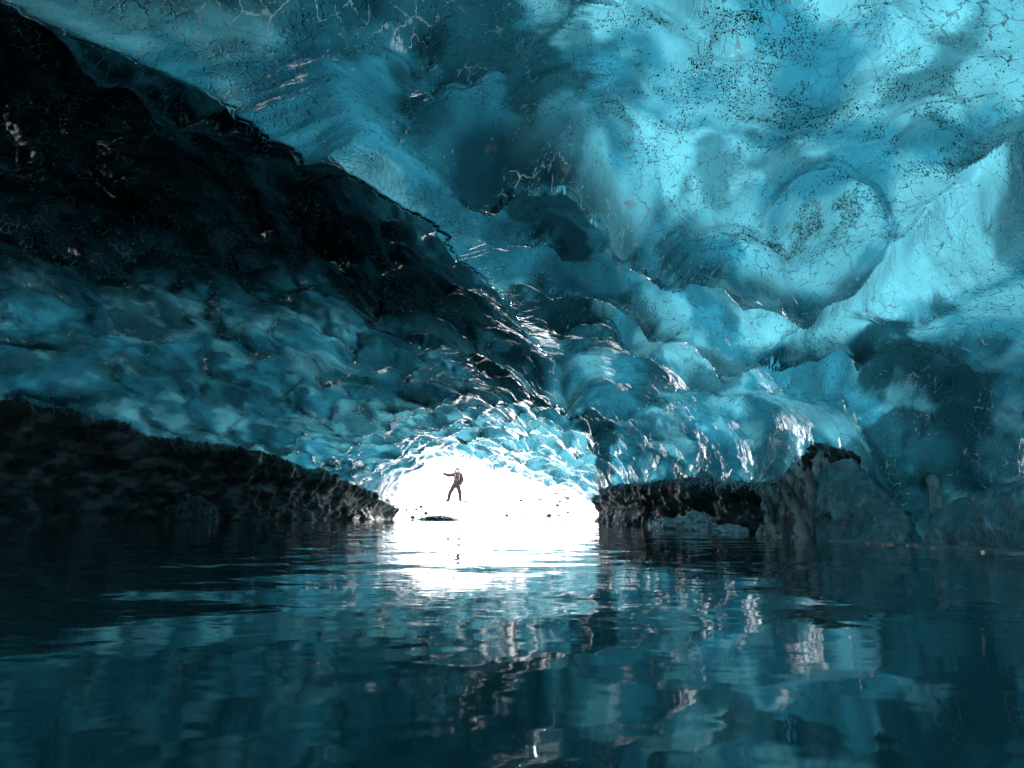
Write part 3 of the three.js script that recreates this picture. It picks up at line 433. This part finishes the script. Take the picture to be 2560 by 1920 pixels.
// ---------------------------------------------------------------- person on the snow
{
  const man = new THREE.Group(); const px = -2.80, pd = 40.4; man.position.set(px, ground(px, pd) - 0.02, -pd); put(man, 'person', 'person in dark clothing standing legs apart, one arm stretched out sideways', 'person');
  const cloth = (r, g, b) => new THREE.MeshStandardMaterial({ color: new THREE.Color(r, g, b), roughness: 0.9 }), skin = cloth(0.45, 0.3, 0.24);
  const B = { // joints, metres; the body's right is at -x
    head: [-0.01, 1.58, 0.02], neck: [-0.01, 1.43, 0], chest: [-0.01, 1.25, 0], waist: [-0.04, 1.0, 0], hipR: [-0.15, 0.86, 0], hipL: [0.03, 0.86, 0], kneeR: [-0.37, 0.45, 0.04], kneeL: [0.15, 0.44, 0.04], footR: [-0.45, 0.07, 0], footL: [0.18, 0.07, 0],
    shR: [-0.19, 1.39, 0], shL: [0.17, 1.38, 0], elR: [-0.46, 1.35, 0.05], elL: [0.25, 1.12, -0.03], wrR: [-0.68, 1.42, 0.1], wrL: [0.17, 0.90, 0.08] };
  const b = (a, ra, c, rb) => [...(B[a] ?? a), ra, ...(B[c] ?? c), rb];
  const body = [b('head', 0.092, [-0.01, 1.53, 0.04], 0.075), b([-0.01, 1.52, 0], 0.055, 'neck', 0.055), b('neck', 0.09, 'chest', 0.13), b('shR', 0.065, 'shL', 0.065), b('chest', 0.13, 'waist', 0.12), b('waist', 0.12, [-0.06, 0.9, 0], 0.125), b('hipR', 0.085, 'kneeR', 0.055), b('hipL', 0.085, 'kneeL', 0.055), b('kneeR', 0.055, 'footR', 0.042), b('kneeL', 0.055, 'footL', 0.042),
    b('footR', 0.045, [-0.53, 0.04, 0.06], 0.036), b('footL', 0.045, [0.22, 0.04, 0.14], 0.036), b('shR', 0.055, 'elR', 0.043), b('elR', 0.043, 'wrR', 0.032), b('shL', 0.055, 'elL', 0.043), b('elL', 0.043, 'wrL', 0.032), b('wrR', 0.032, [-0.75, 1.45, 0.12], 0.034), b('wrL', 0.032, [0.13, 0.84, 0.11], 0.036), b([-0.01, 1.575, 0.105], 0.016, [-0.01, 1.555, 0.12], 0.018)];
  const gBody = field(body, [0, 0.86, 0, 0.98], 92, 0.03), fingers = [];
  for (let f = 0; f < 4; f++) { const y = 1.485 - f * 0.022, l = [0.05, 0.058, 0.053, 0.04][f]; fingers.push([-0.76, y, 0.125, 0.0095, -0.76 - l * 0.6, y + 0.012, 0.14, 0.009], [-0.76 - l * 0.6, y + 0.012, 0.14, 0.009, -0.76 - l, y - 0.004, 0.165, 0.008]); }
  fingers.push([-0.72, 1.48, 0.13, 0.012, -0.75, 1.51, 0.15, 0.010], [-0.75, 1.51, 0.15, 0.010, -0.785, 1.515, 0.16, 0.009], [-0.73, 1.45, 0.12, 0.03, -0.765, 1.455, 0.13, 0.026]);
  put(new THREE.Mesh(mergeGeometries([gBody, field(fingers, [-0.76, 1.46, 0.14, 0.1], 60, 0.004)]), skin), 'body', null, null, null, man);
  const grow = (list, g) => list.map(([ax, ay, az, ra, bx, by, bz, rb]) => [ax, ay, az, ra + g, bx, by, bz, rb + g]);
  put(new THREE.Mesh(field(grow([body[2], body[3], body[4], body[5], body[12], body[13], body[14], body[15]], 0.045), [0, 1.1, 0, 0.85], 88, 0.04), cloth(0.022, 0.014, 0.017)), 'jacket', null, null, null, man);
  put(new THREE.Mesh(field(grow([b('waist', 0.12, [-0.06, 0.88, 0], 0.13), body[6], body[7], body[8], body[9]], 0.045), [-0.12, 0.55, 0, 0.68], 76, 0.03), cloth(0.026, 0.018, 0.021)), 'trousers', null, null, null, man);
  put(new THREE.Mesh(field(grow([body[10]], 0.02), [-0.48, 0.06, 0.03, 0.2], 40), cloth(0.012, 0.011, 0.012)), 'boot', null, null, null, man);
  put(new THREE.Mesh(field(grow([body[11]], 0.02), [0.20, 0.06, 0.07, 0.22], 40), cloth(0.012, 0.011, 0.012)), 'boot', null, null, null, man);
  put(new THREE.Mesh(field([[-0.01, 1.60, -0.04, 0.14, -0.01, 1.66, -0.02, 0.11], [-0.10, 1.60, 0.02, 0.05, -0.095, 1.45, 0.03, 0.06], [0.08, 1.60, 0.02, 0.05, 0.075, 1.45, 0.03, 0.06], [-0.08, 1.44, 0.03, 0.05, 0.06, 1.44, 0.03, 0.05]], [-0.01, 1.55, 0, 0.24], 60, 0.03), cloth(0.02, 0.014, 0.016)), 'hood', null, null, null, man);
  const pack = new THREE.Mesh(field([[-0.1, 1.36, -0.2, 0.1, -0.1, 1.02, -0.2, 0.11], [0.07, 1.36, -0.2, 0.1, 0.07, 1.02, -0.2, 0.11]], [-0.02, 1.2, -0.2, 0.4], 50, 0.1), cloth(0.03, 0.02, 0.022)); put(pack, 'backpack', null, null, null, man);
  const strap = (pts, r) => put(new THREE.Mesh(new THREE.TubeGeometry(new THREE.CatmullRomCurve3(pts.map((q) => new THREE.Vector3(...q))), 16, r, 6), cloth(0.3, 0.25, 0.25)), 'strap', null, null, null, pack);
  strap([[-0.13, 1.42, -0.08], [-0.12, 1.44, 0.08], [-0.12, 1.28, 0.15], [-0.15, 1.1, 0.12]], 0.014); strap([[0.1, 1.42, -0.08], [0.1, 1.43, 0.08], [0.1, 1.28, 0.15], [0.1, 1.1, 0.12]], 0.014); strap([[-0.16, 1.13, 0.1], [-0.03, 1.11, 0.165], [0.1, 1.13, 0.1]], 0.014);
}
const slabM = put(new THREE.Mesh(blob(8, (v) => v.set(v.x * 0.21, v.y * 0.022 * (1 + 0.3 * n3(v.x * 3, 0, v.z * 3)), v.z * 0.09), [[0.02, 0.016, 0.016], [0.03, 0.024, 0.024], [0.015, 0.012, 0.012]], 4), new THREE.MeshStandardMaterial({ vertexColors: true, roughness: 0.9 })), 'dark_slab', 'thin dark slab lying on the snow beside the person\'s foot', 'stone slab');
slabM.position.set(-2.36, ground(-2.36, 40.15) + 0.015, -40.15);  // thin flat dark piece resting on the snow
// stones melting out of the snow slope
{
  const r = rng(321), mat = new THREE.MeshStandardMaterial({ vertexColors: true, roughness: 0.95 }), V = [0, 1, 2, 3].map((k) => blob(5, (v) => { const n = 1 + 0.35 * fbm(v.x * 1.6 + k * 7, v.y * 1.6, v.z * 1.6, 3); v.set(v.x * n, v.y * n * 0.7, v.z * n * 0.8); }, [[0.075, 0.05, 0.042], [0.11, 0.085, 0.075], [0.04, 0.026, 0.022]], k));
  for (let i = 0; i < 84; i++) {
    const leftside = i > 68, x = leftside ? -4.0 - 1.6 * r() : -0.4 + 4.2 * Math.pow(r(), 0.7), d = leftside ? 38.6 + 2 * r() : 39.0 + 3.6 * r(), k = 0.03 + 0.10 * Math.pow(r(), 2.5);
    const m = put(new THREE.Mesh(V[i % 4], mat), 'stone', leftside ? 'small brown stone in the snow at the left foot of the opening' : 'small brown stone in the bright snow slope right of the person', 'stone', leftside ? 'stones in the snow left of the person' : 'stones in the snow slope right of the person');
    m.position.set(x, ground(x, d) + k * 0.2, -d); m.scale.setScalar(k); m.rotation.y = r() * 6;
  }
}
scene.add(camera);
renderer.render(scene, camera);
